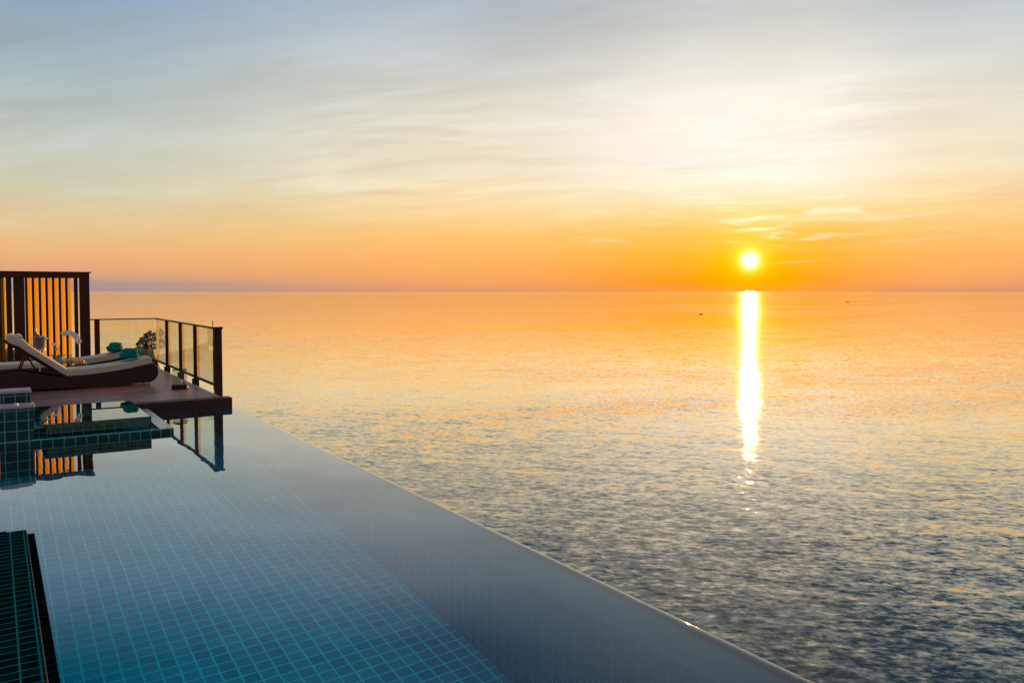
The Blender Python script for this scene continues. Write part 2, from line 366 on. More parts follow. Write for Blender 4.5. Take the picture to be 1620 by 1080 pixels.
def tube(bm, pts, rad, seg=8):
    pts = [Vector(p) for p in pts]; n = len(pts); rings = []
    for i, p in enumerate(pts):
        t = (pts[min(i+1, n-1)]-pts[max(i-1, 0)]).normalized()
        up = Vector((0, 0, 1)) if abs(t.z) < .9 else Vector((1, 0, 0))
        s = t.cross(up).normalized(); w = s.cross(t)
        r = rad[i] if isinstance(rad, (list, tuple)) else rad
        rings.append([bm.verts.new(p+(s*cos(2*pi*k/seg)+w*sin(2*pi*k/seg))*r) for k in range(seg)])
    for a, b in zip(rings, rings[1:]):
        for k in range(seg): bm.faces.new((a[k], a[(k+1) % seg], b[(k+1) % seg], b[k]))
    bm.faces.new(rings[0][::-1]); bm.faces.new(rings[-1]); return bm
def copy_tree(o, parent=None):
    c = o.copy(); C.objects.link(c); c.parent = parent
    for ch in list(o.children): copy_tree(ch, c)
    return c
def fbm(x, y, z=0, o=4):
    s = 0; a = 1
    for i in range(o):
        s += a*noise.noise((x, y, z)); x *= 2.03; y *= 2.03; z += 7.1; a *= .5
    return s

# ------------------------------------------------------------------ sea
SEA = -30.0
bm = BM(); rs = [0, 60, 200, 800, 3000, 12000, 40000, 120000]; N = 96
prev = None
for r in rs[1:]:
    ring = [bm.verts.new((r*cos(2*pi*k/N), r*sin(2*pi*k/N), SEA)) for k in range(N)]
    if prev is None: bm.faces.new(ring)
    else:
        for k in range(N): bm.faces.new((prev[k], prev[(k+1) % N], ring[(k+1) % N], ring[k]))
    prev = ring
tag(mesh('sea', bm, M['sea'], up=True), kind='structure')

# ------------------------------------------------------------------ headland under the villa
def smooth(a, b, x):
    t = max(0, min(1, (x-a)/(b-a))); return t*t*(3-2*t)
def ground(x, y):
    edge = 4.6+.5*noise.noise((y*.25, 3, 1))-smooth(24, 60, y)*12-smooth(55, 95, y)*40
    n = fbm(x*.18, y*.18, 2, 5)
    z = -4.5+n*.8-smooth(22, 40, y)*5
    z += 7.6*math.exp(-(((x+17)/9)**2+((y-52)/13)**2))                    # wooded rise left of the screen
    k = math.exp(-((y-24.5)/1.5)**2)*(1-smooth(3.9, 4.6, x))*smooth(-9, -4, x)            # low rocky ridge behind the deck
    top = -.12+.26*math.exp(-((x-3.6)/.6)**2)+.5*math.exp(-((x+.6)/1.3)**2)+.10*fbm(x*1.6, 5, 3, 3)
    z = z*(1-k)+top*k+.06*fbm(x*3, y*3, 4, 3)*k
    drop = smooth(edge, edge+5.5, x); z = z*(1-drop)+(SEA-2)*drop
    z += (1-abs(2*drop-1))*1.2*fbm(x*.5, y*.5, 9, 3)
    return z
bm = BM(); xs = [-70+i*2.2 for i in range(26)]+[-12+.35*i for i in range(78)]; ys = [-30+i*2. for i in range(22)]+[14.5+.4*i for i in range(50)]+[35+i*1.6 for i in range(46)]
gv = [[bm.verts.new((x, y, ground(x, y))) for y in ys] for x in xs]
for i in range(len(xs)-1):
    for j in range(len(ys)-1): bm.faces.new((gv[i][j], gv[i+1][j], gv[i+1][j+1], gv[i][j+1]))
tag(mesh('headland', bm, M['rock'], smooth=True, up=True), kind='structure')

# ------------------------------------------------------------------ infinity pool
XE, YB, DEP = 2.875, 11.85, 1.5       # outer lip, far end under the deck, depth
WL = -.045                             # top of the submerged weir wall
pool = thing('infinity_pool', 'infinity pool of blue green tiles with glassy still water beside the sea', 'pool', (0, 0, 0))
bm = BM(); box(bm, (-4.3, -5, -DEP-.2), (2.55, YB, -DEP)); mesh('pool_floor', bm, M['floor_tile'], pool)
bm = BM(); box(bm, (2.55, -5, -3.6), (2.83, YB, WL)); 
for f in bm.faces: f.material_index = 0
o = mesh('weir_wall', bm, [M['wall_tile'], M['coping']], pool)
for p in o.data.polygons:
    if p.normal.z > .9: p.material_index = 1
bm = BM(); extrude_poly(bm, [(2.83, -3.6), (2.872, -3.6), (2.872, -.022), (2.862, -.010), (2.845, -.008), (2.83, -.014)], 1, -5, YB)
mesh('weir_lip', bm, M['coping_out'], pool)
bm = BM(); box(bm, (-4.6, YB, -DEP-.2), (2.87, YB+.2, -.02)); mesh('end_wall', bm, M['end_tile'], pool)
bm = BM(); box(bm, (-4.6, -5, -DEP-.2), (-4.3, YB, .06)); mesh('side_wall', bm, M['wall_tile'], pool)
# water sheet, spilling over the lip
bm = BM(); prof = [(-4.3, 0), (-2, 0), (0, 0), (2, 0), (2.84, 0), (2.868, 0), (2.8735, -.0012), (2.8765, -.0045), (2.878, -.012), (2.879, -.06), (2.879, -.5)]
rows = [[bm.verts.new((x, y, z)) for x, z in prof] for y in (-5, 0, 4, 8, YB)]
for a, b in zip(rows, rows[1:]):
    for i in range(len(prof)-1): bm.faces.new((a[i], a[i+1], b[i+1], b[i]))
mesh('water_surface', bm, M['pool_water'], pool, smooth=True, up=True)
# added dark tiling just proud of the water, painting a dark reflection, lower left
dref = thing('tiled_ledge', 'dark green tiled ledge at the near left edge of the pool', 'ledge', (0, 0, 0))
bm = BM(); box(bm, (-4.299, -4.9, -DEP), (.045, 6.42, .010)); box(bm, (.045, -4.9, -DEP), (.158, 6.385, .010)); mesh('tiled_top', bm, M['ledge_tile'], dref)
bm = BM(); box(bm, (.158, -4.9, -.3), (.163, 6.36, .012)); mesh('pale_seam', bm, M['pale_line'], dref)
bm = BM(); box(bm, (.163, -4.9, -DEP), (.205, 6.27, .009)); mesh('edge_strip', bm, M['ledge_trim'], dref)
# villa terrace, left of the pool (outside the photograph)
bm = BM(); box(bm, (-12, -14, -4.5), (-4.6, 30, .08)); tag(mesh('terrace', bm, M['stone']), kind='structure')

# ------------------------------------------------------------------ spa raised in the pool's corner
spa = thing('raised_spa', 'small raised tiled spa with still teal water in the pool corner', 'spa', (0, 0, 0))
SX, SY0, SY1 = 1.745, 9.93, 11.78
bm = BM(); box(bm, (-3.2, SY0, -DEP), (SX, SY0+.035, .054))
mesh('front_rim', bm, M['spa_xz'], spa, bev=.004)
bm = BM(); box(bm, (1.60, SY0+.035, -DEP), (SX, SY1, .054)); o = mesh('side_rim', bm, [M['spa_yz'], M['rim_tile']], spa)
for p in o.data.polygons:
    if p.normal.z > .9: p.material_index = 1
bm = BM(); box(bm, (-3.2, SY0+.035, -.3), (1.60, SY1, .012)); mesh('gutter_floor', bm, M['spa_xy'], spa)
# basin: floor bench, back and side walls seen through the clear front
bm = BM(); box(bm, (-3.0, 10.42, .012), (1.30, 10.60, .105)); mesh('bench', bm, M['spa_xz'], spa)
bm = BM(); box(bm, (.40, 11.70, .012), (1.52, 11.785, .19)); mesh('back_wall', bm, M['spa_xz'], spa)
bm = BM()
x0, x1, y0, y1, z0, z1 = .44, 1.515, 10.09, 11.705, .005, .19
pts = [(x0, y0+.05), (x0+.015, y0+.015), (x0+.05, y0), (x1, y0), (x1, y1), (x0, y1)]
extrude_poly(bm, pts, 2, z0, z1)
bmesh.ops.delete(bm, geom=[f for f in bm.faces if all(abs(v.co.z-z0) < 1e-5 for v in f.verts) or all(abs(v.co.y-y1) < 1e-5 for v in f.verts)], context='FACES')
mesh('clear_tank', bm, M['spa_water'], spa, up=True)
bm = BM(); box(bm, (1.516, 10.085, .013), (1.528, 10.10, .19)); mesh('corner_bead', bm, M['dark_metal'], spa)

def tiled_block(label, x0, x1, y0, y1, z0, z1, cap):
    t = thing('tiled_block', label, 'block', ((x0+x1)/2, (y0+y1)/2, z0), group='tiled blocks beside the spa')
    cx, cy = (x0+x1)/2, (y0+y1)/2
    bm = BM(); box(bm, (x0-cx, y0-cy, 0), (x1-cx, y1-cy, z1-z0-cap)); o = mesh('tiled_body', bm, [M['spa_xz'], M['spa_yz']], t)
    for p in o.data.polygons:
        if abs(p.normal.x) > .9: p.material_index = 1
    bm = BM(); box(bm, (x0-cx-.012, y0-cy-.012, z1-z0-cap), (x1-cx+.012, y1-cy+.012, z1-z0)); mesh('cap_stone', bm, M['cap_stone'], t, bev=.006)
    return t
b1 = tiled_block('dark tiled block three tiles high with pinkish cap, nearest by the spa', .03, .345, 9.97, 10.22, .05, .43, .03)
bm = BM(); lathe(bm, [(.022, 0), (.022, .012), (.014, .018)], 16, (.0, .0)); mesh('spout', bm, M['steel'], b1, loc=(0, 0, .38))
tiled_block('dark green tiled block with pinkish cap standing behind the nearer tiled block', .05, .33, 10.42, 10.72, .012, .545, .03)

# ------------------------------------------------------------------ deck
DZ = .12
deck = thing('wooden_deck', 'reddish brown wooden deck with dark front beam at the pool end', 'deck', (0, 0, 0))
bm = BM(); box(bm, (-4.5, 12.02, DZ-.05), (2.70, 18.3, DZ)); mesh('deck_boards', bm, M['deck'], deck)
bm = BM(); box(bm, (-4.5, 11.79, -.03), (2.868, 12.02, DZ+.003)); mesh('front_beam', bm, M['dark_wood'], deck, bev=.006)
bm = BM(); box(bm, (2.70, 12.02, -.12), (2.755, 18.3, DZ+.004)); mesh('edge_trim', bm, M['cap_stone'], deck, bev=.004)
for (x, y) in ((2.3, 13), (2.3, 17.6), (-1, 17.6), (-1, 13), (-4, 17.6)):
    bm = BM(); box(bm, (-.1, -.1, ground(x, y)-.4), (.1, .1, DZ-.05)); mesh('support_post', bm, M['dark_post'], deck, loc=(x, y, 0))

# ------------------------------------------------------------------ glass railing
RT = 1.10; XR = 2.83
rail = thing('glass_railing', 'glass panel railing with dark posts around the deck corner', 'railing', (XR, 12.6, DZ))
ro = Vector((XR, 12.6, DZ))
def rl(bm_, name, mat, **kw):
    o = mesh(name, bm_, mat, rail, **kw); o.location = -ro; return o
bm = BM(); box(bm, (2.795, 12.56, RT-.022), (2.865, 17.95, RT)); box(bm, (1.62, 17.88, RT-.022), (2.795, 17.95, RT)); rl(bm, 'top_rail', M['dark_metal'], bev=.004)
posts = [14.04, 15.28, 16.62]
bm = BM(); box(bm, (2.815, 12.60, -.12), (2.925, 12.70, RT-.022)); rl(bm, 'corner_post', M['dark_post'], bev=.005)
bm = BM(); box(bm, (2.79, 12.585, RT-.022), (2.94, 12.715, RT+.008)); rl(bm, 'post_cap', M['dark_metal'], bev=.004)
for y in posts:
    bm = BM(); box(bm, (2.796, y-.027, -.02), (2.846, y+.027, RT-.022)); rl(bm, 'post', M['dark_post'], bev=.004)
    bm = BM(); box(bm, (2.757, y-.05, -.02), (2.87, y-.031, .20)); rl(bm, 'post_bracket', M['dark_metal'], bev=.003)
bm = BM(); box(bm, (1.695, 17.885, DZ), (1.79, 17.945, RT-.022)); rl(bm, 'post', M['dark_post'], bev=.004)
bm = BM(); box(bm, (2.80, 17.90, -.02), (2.85, 17.945, .20)); rl(bm, 'post_bracket', M['dark_metal'])
# bottom rails and panes, bay by bay
ends = [12.70]+posts+[17.90]
for i in range(4):
    a = ends[i]+(.03 if i else 0); b = ends[i+1]-(.03 if i < 3 else 0)
    bm = BM(); box(bm, (2.81, a, .205), (2.85, b, .235)); rl(bm, 'bottom_rail', M['dark_metal'])
    bm = BM(); box(bm, (2.824, a+.01, .237), (2.834, b-.01, RT-.026)); rl(bm, 'glass_pane', M['rail_glass'])
    # added orange strip, slanted outside each pane's far end to catch the sun
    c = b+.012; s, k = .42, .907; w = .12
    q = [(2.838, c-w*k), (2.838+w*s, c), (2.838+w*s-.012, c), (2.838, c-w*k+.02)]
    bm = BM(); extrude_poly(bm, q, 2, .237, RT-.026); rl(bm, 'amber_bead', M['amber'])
bm = BM(); box(bm, (1.79, 17.905, .205), (2.80, 17.935, .235)); rl(bm, 'bottom_rail', M['dark_metal'])
bm = BM(); box(bm, (1.80, 17.916, .237), (2.80, 17.926, RT-.026)); rl(bm, 'glass_pane', M['rail_glass'])
rod = thing('metal_rod', 'thin dark upright rod outside the last pane of the glass railing', 'rod', (2.885, 13.02, 0))
bm = BM(); tube(bm, [(0, 0, .12), (0, 0, 1.19)], .006, 8); mesh('rod_shaft', bm, M['dark_metal'], rod)
bm = BM(); lathe(bm, [(.008, 1.15), (.008, 1.19)], 8); mesh('rod_tip', bm, M['dark_metal'], rod)

# ------------------------------------------------------------------ privacy screen
SYF = 17.90
scr = thing('privacy_screen', 'tall dark slatted screen with glowing cedar boards behind its bars', 'screen', (0, SYF, DZ))
def sc(bm_, name, mat, **kw):
    o = mesh(name, bm_, mat, scr, **kw); o.location = (0, -0, -DZ); return o
ZT = 2.03
bm = BM(); box(bm, (-3.6, -.02, ZT-.115), (1.625, .17, ZT-.012)); sc(bm, 'top_beam', M['dark_wood'], bev=.004)
bm = BM(); box(bm, (-3.62, -.035, ZT-.012), (1.66, .185, ZT+.008)); sc(bm, 'top_cap', M['dark_wood'], bev=.004)
bm = BM(); box(bm, (-3.6, -.015, .24), (1.45, .165, .33)); sc(bm, 'bottom_beam', M['dark_wood'], bev=.004)
bm = BM(); box(bm, (1.45, -.01, DZ), (1.622, .16, ZT-.115)); sc(bm, 'end_post', M['dark_post'], bev=.005)
for k in range(-2, 1):
    bx = k*1.44
    for (a, b) in ((.215, .305), (.335, .515)):
        bm = BM(); box(bm, (a+bx, -.005, DZ), (b+bx, .15, ZT-.115)); sc(bm, 'wide_board', M['dark_post'], bev=.004)
bm = BM(); box(bm, (1.352, -.005, .33), (1.415, .10, ZT-.115)); sc(bm, 'wide_board', M['dark_post'], bev=.004)
pit = .1125
first = None
starts = [.522+pit*k for k in range(7)]
alls = starts+[.095-pit*k for k in range(10)]+[-1.345-pit*k for k in range(20)]
for x in alls:
    bm = BM(); box(bm, (0, 0, .33), (.043, .02, ZT-.115)); sbar = sc(bm, 'front_bar', M['dark_post']); sbar.location.x = x
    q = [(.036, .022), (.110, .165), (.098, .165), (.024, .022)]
    bm = BM(); extrude_poly(bm, q, 2, .33, ZT-.115); sb = sc(bm, 'cedar_board', M['cedar']); sb.location.x = x  # lit face of the slat as its own board, far lighter than the bar

# ------------------------------------------------------------------ loungers
def spline(pts, n=8):
    out = []
    P = [pts[0]]+pts+[pts[-1]]
    for i in range(1, len(P)-2):
        for k in range(n):
            t = k/n; a, b, c, d_ = P[i-1], P[i], P[i+1], P[i+2]
            out.append(tuple(.5*((2*b[j])+(-a[j]+c[j])*t+(2*a[j]-5*b[j]+4*c[j]-d_[j])*t*t+(-a[j]+3*b[j]-3*c[j]+d_[j])*t**3) for j in range(len(b))))
    out.append(tuple(pts[-1])); return out
WID = .66
def lounger(name, label, y0, raised, xo=0):
    t = thing(name, label, 'sun lounger', (xo, y0, DZ), group='sun loungers on the deck')
    # seat line (underside of the mattress), x along the lounger, heights over the deck
    seat = spline([(.93, .215), (1.15, .218), (1.35, .232), (1.6, .258), (1.85, .295), (2.05, .335), (2.16, .358)], 5)
    arm = spline([(-.25, .20), (-.1, .26), (.1, .295), (.3, .325), (.5, .29), (.72, .235), (.93, .207)], 5)
    if not raised: arm = [(x, .207) for x, z in arm]
    foot = [(2.20, .35), (2.245, .30), (2.262, .23), (2.25, .16), (2.21, .095), (2.14, .055)]
    bot = [(1.6, .038), (.9, .030), (.2, .030), (-.25, .035)]
    prof = [(x, z-.006) for x, z in arm[:-1]]+[(x, z-.006) for x, z in seat]+foot+bot
    for nm, a, b in (('side_panel', 0, .05), ('side_panel', WID-.05, WID)):
        bm = BM(); extrude_poly(bm, prof, 1, a, b); mesh(nm, bm, M['wicker'], t, bev=.012, seg=2)
    # slung bed between the sides, foot roll
    bm = BM(); q = [(x, z-.012) for x, z in seat]+foot+[(2.08, .06), (2.06, .2)]+[(x, z-.05) for x, z in seat[::-1][4:]]
    extrude_poly(bm, q, 1, .052, WID-.052); mesh('bed', bm, M['wicker'], t)
    bm = BM(); box(bm, (-.2, .052, .10), (.93, WID-.052, .14)); mesh('under_frame', bm, M['wicker'], t)
    for (x, y) in ((2.12, .03), (2.12, WID-.05), (.1, .03), (.1, WID-.05)):
        bm = BM(); tube(bm, [(x, y, 0), (x, y, .06)], .012, 8); mesh('leg', bm, M['dark_metal'], t)
    # mattress
    th_ = .092
    top = [(x, z+th_) for x, z in seat]
    s2 = [(x, z+.001) for x, z in seat]
    bm = BM(); extrude_poly(bm, s2+top[::-1], 1, .012, WID-.012)
    bmesh.ops.subdivide_edges(bm, edges=[e for e in bm.edges if abs(e.verts[0].co.y-e.verts[1].co.y) > .3], cuts=8)
    for v in bm.verts:
        if v.co.y > .02 and v.co.y < WID-.02: v.co.z += .008*sin(pi*(v.co.y/WID))
    mt = mesh('mattress', bm, M['cushion'], t, smooth=False, bev=.016, seg=3)
    for p in mt.data.polygons: p.use_smooth = True
    bm = BM(); tube(bm, [(x, .013, z-.004) for x, z in top[1:-1]], .0055, 6); mesh('piping', bm, M['piping'], mt)
    # back part
    if raised:
        hx, hz = .925, .222; ang = R(180-38)
        dx_, dz_ = cos(ang), sin(ang); nx, nz = dz_, -dx_
        def bp(s, h): return (hx+dx_*s+nx*h, hz+dz_*s+nz*h)
        L = .88
        lo = [bp(s, 0) for s in (0, .2, .4, .6, .78)]+[bp(.86, -.025), bp(.93, -.03), bp(.985, .005)]
        hi = [bp(.985, .06), bp(.94, .10), bp(.86, .115), bp(.76, .112), bp(.68, .096), bp(.55, .088), bp(.3, .088), bp(.012, .092)]
        bm = BM(); extrude_poly(bm, lo+hi, 1, .012, WID-.012); o = mesh('back_cushion', bm, M['cushion'], t, bev=.018, seg=3)
        for p in o.data.polygons: p.use_smooth = True
        # rolled head pillow
        bm = BM(); rr = [(bp(.86, .112)[0]+.055*cos(a), bp(.86, .105)[1]+.036*sin(a)) for a in [k*2*pi/14 for k in range(14)]]
        extrude_poly(bm, rr, 1, .03, WID-.03); mesh('head_roll', bm, M['cushion'], t, smooth=True, bev=.014)
        bm = BM(); q = [bp(0, -.006), bp(1.0, -.036), bp(1.0, -.062), bp(0, -.035)]; extrude_poly(bm, q, 1, .03, WID-.03); mesh('back_frame', bm, M['wicker'], t, bev=.006)
        for y in (.07, WID-.08):
            a = bp(.62, -.04); bm = BM(); tube(bm, [(a[0], y, a[1]), (.62, y, .14)], .011, 8); tube(bm, [(a[0], y, a[1]), (.25, y, .14)], .011, 8); mesh('back_strut', bm, M['dark_metal'], t)
    else:
        bm = BM(); box(bm, (-.12, .012, .206), (.90, WID-.012, .295)); mesh('back_cushion', bm, M['cushion'], t, bev=.02, seg=3)
        bm = BM(); box(bm, (-.14, .02, .16), (.92, WID-.02, .204)); mesh('back_frame', bm, M['wicker'], t, bev=.006)
    return t
lounger('sun_lounger', 'nearer brown wicker sun lounger with cream mattress and raised back', 14.08, True)
lounger('sun_lounger', 'farther brown wicker sun lounger lying flat behind the small table', 15.92, False, -.10)

def towel(label, x, y, z, rz):
    t = thing('folded_towel', label, 'towel', (x, y, z), rz, group='green towels on the loungers'); t.scale = (.95, .95, 1.35)
    # a folded bundle: three stacked folds that bulge and a rolled edge
    for nm, prm in (('lower_fold', (0, 0, 0, .150, .20, .066)), ('upper_fold', (.012, -.02, .050, .118, .165, .062))):
        cx, cy, cz, rx, ry, hz = prm
        bm = BM(); bmesh.ops.create_icosphere(bm, subdivisions=4, radius=1)
        for v in bm.verts:
            p = v.co.copy(); e = .78
            q = Vector([math.copysign(abs(c)**e, c) for c in p])
            w = 1+.07*noise.noise(p*2.2+Vector((x*3, y, cz*40)))
            v.co = Vector((cx+q.x*rx*w, cy+q.y*ry*w, cz+hz*.9+q.z*hz*.62*w+.012*noise.noise(p*3+Vector((x, 1, cz*9)))))
            if abs(p.z) < .22: v.co.x *= .93
        mesh(nm, bm, M['towel'], t, smooth=True)
    return t
towel('folded teal green towel on the foot of the nearer lounger', 1.86, 14.40, DZ+.405, R(8))
towel('folded teal green towel on the foot of the farther lounger', 1.86, 16.20, DZ+.405, R(-6))

# ------------------------------------------------------------------ side table and what stands on it
TX, TY, TZ = 1.08, 15.22, .425
t = thing('side_table', 'small round side table with glossy dark top between the loungers', 'table', (TX, TY, DZ))
bm = BM(); lathe(bm, [(.255, TZ-DZ-.022), (.262, TZ-DZ-.012), (.255, TZ-DZ)], 48); mesh('table_top', bm, M['table_top'], t)
bm = BM(); lathe(bm, [(.03, .02), (.03, TZ-DZ-.022)], 16); mesh('pedestal', bm, M['dark_metal'], t)
bm = BM(); lathe(bm, [(.17, 0), (.17, .012), (.03, .022)], 32); mesh('foot_plate', bm, M['dark_metal'], t)
# orchid
orc = thing('potted_orchid', 'white orchid with an arching spray in a small grey pot', 'plant', (.905, TY-.04, TZ))
bm = BM(); lathe(bm, [(.046, 0), (.052, .05), (.06, .13), (.063, .145), (.056, .145), (.054, .12)], 24); mesh('pot', bm, M['pot'], orc, smooth=True)
def leafm(bm, base, dir_, L, wd, droop):
    base = Vector(base); dir_ = Vector(dir_).normalized(); s = dir_.cross(Vector((0, 0, 1))).normalized(); pr = None
    for i in range(7):
        t_ = i/6; p = base+dir_*L*t_+Vector((0, 0, L*.55*t_-droop*t_*t_)); w = wd*sin(pi*min(.97, t_*.9+.1))
        r = [bm.verts.new(p+s*w), bm.verts.new(p+Vector((0, 0, -w*.35))), bm.verts.new(p-s*w)]
        if pr:
            for k in range(2): bm.faces.new((pr[k], pr[k+1], r[k+1], r[k]))
        pr = r
rnd = random.Random(5)
for k in range(6):
    a = k*1.05+.3; bm = BM(); leafm(bm, (.02*cos(a), .02*sin(a), .13), (cos(a), sin(a), .2), .12+.04*rnd.random(), .020, .07)
    o = mesh('leaf', bm, M['leaf'], orc, smooth=True); sm = o.modifiers.new('solid', 'SOLIDIFY'); sm.thickness = .002
spray = spline([(0, 0, .13), (.01, 0, .28), (.03, .0, .43), (.09, -.01, .53), (.17, -.02, .54), (.25, -.02, .47), (.30, -.02, .37)], 6)
bm = BM(); tube(bm, spray, .0035, 6); mesh('stem', bm, M['stem'], orc, smooth=True)
spray2 = spline([(0, 0, .13), (-.03, .01, .25), (-.05, .02, .34), (-.09, .02, .36)], 5)
bm = BM(); tube(bm, spray2, .003, 6); mesh('stem', bm, M['stem'], orc, smooth=True)
def flower(p, s, yaw, tilt):
    o = bpy.data.objects.new('flower', None); bm = BM()
    for k in range(5):
        a = k*2*pi/5+pi/2; L = s*(1.0 if k in (1, 4, 0) else .85); wd = s*(.42 if k in (1, 4) else .30)
        c = bm.verts.new((0, 0, 0)); ring = []
        for j in range(12):
            q = j/12*2*pi; rr = L*.5*(1+cos(q)); ww = wd*sin(q)
            ring.append(bm.verts.new((rr*cos(a)-ww*sin(a), -.12*rr, rr*sin(a)+ww*cos(a))))
        bm.verts.remove(c); bm.faces.new(ring)
    fo = mesh('flower', bm, M['petal'], orc); sm = fo.modifiers.new('solid', 'SOLIDIFY'); sm.thickness = .0015
    fo.location = p; fo.rotation_euler = (tilt, 0, yaw)
    bm = BM(); bmesh.ops.create_icosphere(bm, subdivisions=2, radius=s*.16); mesh('flower_eye', bm, M['petal_eye'], fo, smooth=True, loc=(0, -.006, -.004))
for k, i in enumerate((18, 20, 22, 24, 26, 28, 30, 32, 34, 35)):
    p = Vector(spray[i]); flower(p+Vector((rnd.uniform(-.012, .012), -.02, rnd.uniform(-.02, .01))), rnd.uniform(.046, .06), rnd.uniform(-.6, .6), rnd.uniform(-.3, .4))
for i in (6, 10, 14): flower(Vector(spray2[i])+Vector((0, -.015, 0)), .03, rnd.uniform(-.5, .5), .2)
# pitcher
jug = thing('glass_pitcher', 'clear glass pitcher with orange drink beside the orchid pot', 'pitcher', (1.055, TY-.02, TZ))
bm = BM(); lathe(bm, [(.042, 0), (.05, .03), (.048, .09), (.04, .14), (.046, .17), (.044, .17), (.038, .14), (.046, .09), (.048, .03), (.04, .004)], 28, cap=False); mesh('glass_body', bm, M['clear_glass'], jug, smooth=True)
bm = BM(); tube(bm, spline([(.045, 0, .15), (.085, 0, .145), (.09, 0, .10), (.05, 0, .06)], 5), .005, 8); mesh('handle', bm, M['clear_glass'], jug, smooth=True)
bm = BM(); lathe(bm, [(.038, .006), (.045, .03), (.044, .075)], 24); mesh('drink', bm, M['orange'], jug, smooth=True)
# plate with oranges
pl_ = thing('fruit_plate', 'small pale plate holding the oranges on the side table', 'plate', (1.20, TY-.02, TZ))
bm = BM(); lathe(bm, [(.05, 0), (.06, .003), (.115, .014), (.115, .018), (.055, .008)], 36); mesh('dish', bm, M['plate'], pl_, smooth=True)
for k, (x, y, lab) in enumerate(((-.045, -.03, 'left orange of three on the plate'), (.040, -.03, 'right orange of three on the plate'), (0, .045, 'rear orange of three on the plate'))):
    bm = BM(); bmesh.ops.create_icosphere(bm, subdivisions=4, radius=.040)
    for v in bm.verts:
        if v.co.z > .034: v.co.z -= .003
        v.co.z *= .95
    o = mesh('orange', bm, M['orange'], None, smooth=True, loc=(1.20+x, TY-.02+y, TZ+.009+.038)); tag(o, lab, 'fruit', 'oranges on the plate')

# ------------------------------------------------------------------ wine bucket on its stand
BX, BY = .635, 15.35
st = thing('bucket_stand', 'slim steel pedestal stand under the ice bucket', 'stand', (BX, BY, DZ))
bm = BM(); lathe(bm, [(.12, 0), (.12, .01), (.02, .02), (.014, .03), (.014, .545), (.04, .55)], 28); mesh('pedestal', bm, M['steel'], st, smooth=False)
bm = BM(); lathe(bm, [(.075, .552), (.088, .556), (.09, .586), (.086, .586), (.082, .562), (.0755, .56)], 32); mesh('ring_tray', bm, M['steel'], st)
bk = thing('ice_bucket', 'tapered steel ice bucket holding a bottle beside the lounger', 'bucket', (BX, BY, DZ+.561))
bm = BM(); lathe(bm, [(.062, 0), (.066, .004), (.092, .215), (.098, .22), (.098, .228), (.09, .228), (.064, .01)], 36, cap=False); 
bmesh.ops.holes_fill(bm, edges=[e for e in bm.edges if e.is_boundary and e.verts[0].co.z < .002]); mesh('bucket_body', bm, M['steel'], bk, smooth=True)
for s in (-1, 1):
    bm = BM(); tube(bm, spline([(s*.088, 0, .17), (s*.115, 0, .175), (s*.115, 0, .195), (s*.092, 0, .205)], 4), .005, 8); mesh('handle', bm, M['steel'], bk, smooth=True)
bt = thing('wine_bottle', 'sparkling wine bottle with gold foil neck leaning in the ice bucket', 'bottle', (BX+.012, BY, DZ+.575))
bt.rotation_euler = (0, R(-11), 0)
bm = BM(); lathe(bm, [(.040, 0), (.043, .01), (.043, .17), (.040, .20), (.028, .24), (.018, .275), (.0165, .285)], 24); mesh('glass_body', bm, M['bottle'], bt, smooth=True)
bm = BM(); lathe(bm, [(.030, .238), (.0195, .277), (.0175, .32), (.019, .335), (.017, .35), (.010, .358)], 24); mesh('foil', bm, M['foil'], bt, smooth=True)

# ------------------------------------------------------------------ hurricane lantern
la = thing('hurricane_lantern', 'glass hurricane lantern with dark base on the deck by the railing', 'lantern', (2.45, 13.36, DZ))
bm = BM(); lathe(bm, [(.118, 0), (.124, .01), (.124, .05), (.112, .062), (.10, .066)], 36); mesh('base', bm, M['dark_metal'], la, smooth=False)
bm = BM(); lathe(bm, [(.106, .062), (.106, .29), (.110, .295), (.106, .30), (.103, .29), (.103, .064)], 40, cap=False); mesh('glass_chimney', bm, M['clear_glass'], la, smooth=True)
bm = BM(); lathe(bm, [(.104, .292), (.111, .292), (.111, .302), (.104, .302), (.104, .292)], 40, cap=False); mesh('rim', bm, M['dark_metal'], la)
bm = BM(); lathe(bm, [(.036, .066), (.036, .14), (.030, .143), (.006, .138)], 24); cn = mesh('candle', bm, M['candle'], la, smooth=False)
bm = BM(); tube(bm, [(0, 0, .138), (.001, 0, .152)], .0015, 6); mesh('wick', bm, M['dark_metal'], cn)

# ------------------------------------------------------------------ shrub on the knoll behind the railing corner
def leaf_cloud(bm, centers, n, size, rn):
    for i in range(n):
        c, r = rn.choice(centers)
        while True:
            p = Vector((rn.uniform(-1, 1), rn.uniform(-1, 1), rn.uniform(-1, 1)))
            if p.length < 1: break
        p = Vector(c)+p*r; s = size*rn.uniform(.6, 1.3)
        u = Vector((rn.gauss(0, 1), rn.gauss(0, 1), rn.gauss(0, .6))).normalized(); w = u.cross(Vector((rn.gauss(0, 1), rn.gauss(0, 1), rn.gauss(0, 1)))).normalized()
        v = [p-u*s, p-u*s*.2+w*s*.42, p+u*s*.6+w*s*.3, p+u*s, p+u*s*.6-w*s*.3, p-u*s*.2-w*s*.42]
        bm.faces.new([bm.verts.new(q) for q in v])
def shrub(name, label, cat, loc, centers, n, size, limbs, seed, group=None):
    t = thing(name, label, cat, loc, group=group); rn = random.Random(seed)
    bm = BM(); 
    for L in limbs: tube(bm, spline(L, 5), [max(.006, (.014)*(1-i/(len(L)*5))) for i in range((len(L)-1)*5+1)], 7)
    mesh('trunk', bm, M['bark'], t, smooth=True)
    bm = BM(); leaf_cloud(bm, centers, n, size, rn); mesh('crown', bm, M['shrub_leaf'], t)
    return t
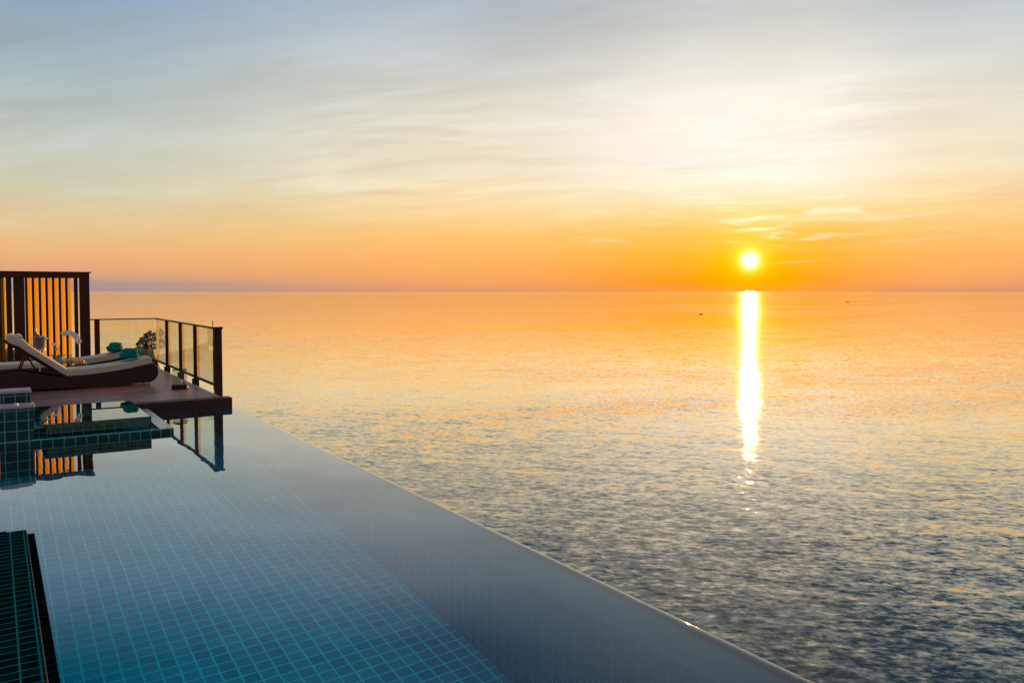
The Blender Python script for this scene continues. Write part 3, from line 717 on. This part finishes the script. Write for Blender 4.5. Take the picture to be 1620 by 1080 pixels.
sy = 20.4; gz = ground(3.1, sy)-.15
cs = []
for (x, z, r) in ((2.60, .50, .07), (2.66, .62, .06), (2.74, .68, .06), (2.76, .54, .08), (2.86, .80, .07), (2.90, .66, .09), (2.84, .42, .08), (2.98, .86, .08), (3.02, .70, .12), (3.0, .50, .13), (3.14, .80, .1), (3.18, .60, .14), (3.32, .9, .12), (3.4, .7, .14), (3.12, .35, .16), (3.36, .5, .16)):
    x2, z2 = 3.30-(3.3-x)*.66, .72-(.94-z)*.70
    cs.append(((x2-3.05, random.uniform(-.15, .15), z2-gz), r*.8))
H_ = .45-gz
lm = [[(0, 0, -.3), (-.02, 0, H_*.5), (.02, 0, H_*.85), (-.02, 0, H_+.2)], [(0, 0, H_*.7), (-.05, .02, H_*.85), (-.10, .02, H_-.02), (-.16, 0, H_+.02)], [(0, 0, H_*.8), (-.05, 0, H_), (-.10, 0, H_+.10)], [(0, 0, H_*.75), (.1, 0, H_*.95), (.14, 0, H_+.15)]]
shrub('sea_shrub', 'dark leafy shrub rising behind the far corner of the railing', 'shrub', (3.05, sy, gz), cs, 1500, .027, lm, 3)
rn = random.Random(8)
for i, (x, y, s) in enumerate(((-14, 44, 1.6), (-19, 48, 2.2), (-10, 47, 1.4), (-24, 44, 2.0), (-16, 55, 2.4))):
    z = ground(x, y); cc = [((rn.uniform(-s, s)*.7, rn.uniform(-s, s)*.7, s*(.8+.6*rn.random())), s*.55) for _ in range(7)]
    shrub('hill_bush', ['grey green bush on the wooded rise behind the screen', 'broad bush at the crown of the wooded rise', 'small bush at the seaward side of the rise', 'leftmost bush on the wooded rise', 'farthest bush on the wooded rise'][i], 'bush', (x, y, z), cc, 1500, .16, [[(0, 0, -.3), (.1, 0, s*.5), (0, .1, s)]], 20+i, 'bushes on the headland')

# ------------------------------------------------------------------ boats far out
def at(px, py):
    x = (px-810)/F; a = YAW+math.atan(x); dep = (py-461)/(F*sqrt(1+x*x)); r = (EYE-SEA)/dep
    return (r*sin(a), r*cos(a), SEA)
def boat(label, loc, L, rz):
    t = thing('fishing_boat', label, 'boat', loc, rz, group='small boats far out')
    bm = BM(); secs = [(-.5, .13, .10), (-.3, .17, .10), (0, .18, .11), (.3, .13, .13), (.5, .01, .18)]
    pr = None
    for (x, w, h) in secs:
        r = [bm.verts.new((x*L, -w*L, h*L)), bm.verts.new((x*L, -w*L*.6, -.03*L)), bm.verts.new((x*L, w*L*.6, -.03*L)), bm.verts.new((x*L, w*L, h*L))]
        if pr:
            for k in range(3): bm.faces.new((pr[k], pr[k+1], r[k+1], r[k]))
            bm.faces.new((pr[3], pr[0], r[0], r[3]))
        else: bm.faces.new(r)
        pr = r
    bm.faces.new(pr[::-1]); mesh('hull', bm, M['boat_hull'], t)
    bm = BM(); box(bm, (-.3*L, -.09*L, .1*L), (-.02*L, .09*L, .2*L)); mesh('cabin', bm, M['boat_hull'], t, bev=.02*L)
    return t
boat('small dark boat on the sea left of the sun glitter', at(1109, 497), 5.2, -YAW)
boat('tiny far boat on the sea right of the sun glitter', at(1341, 478), 8., -YAW)
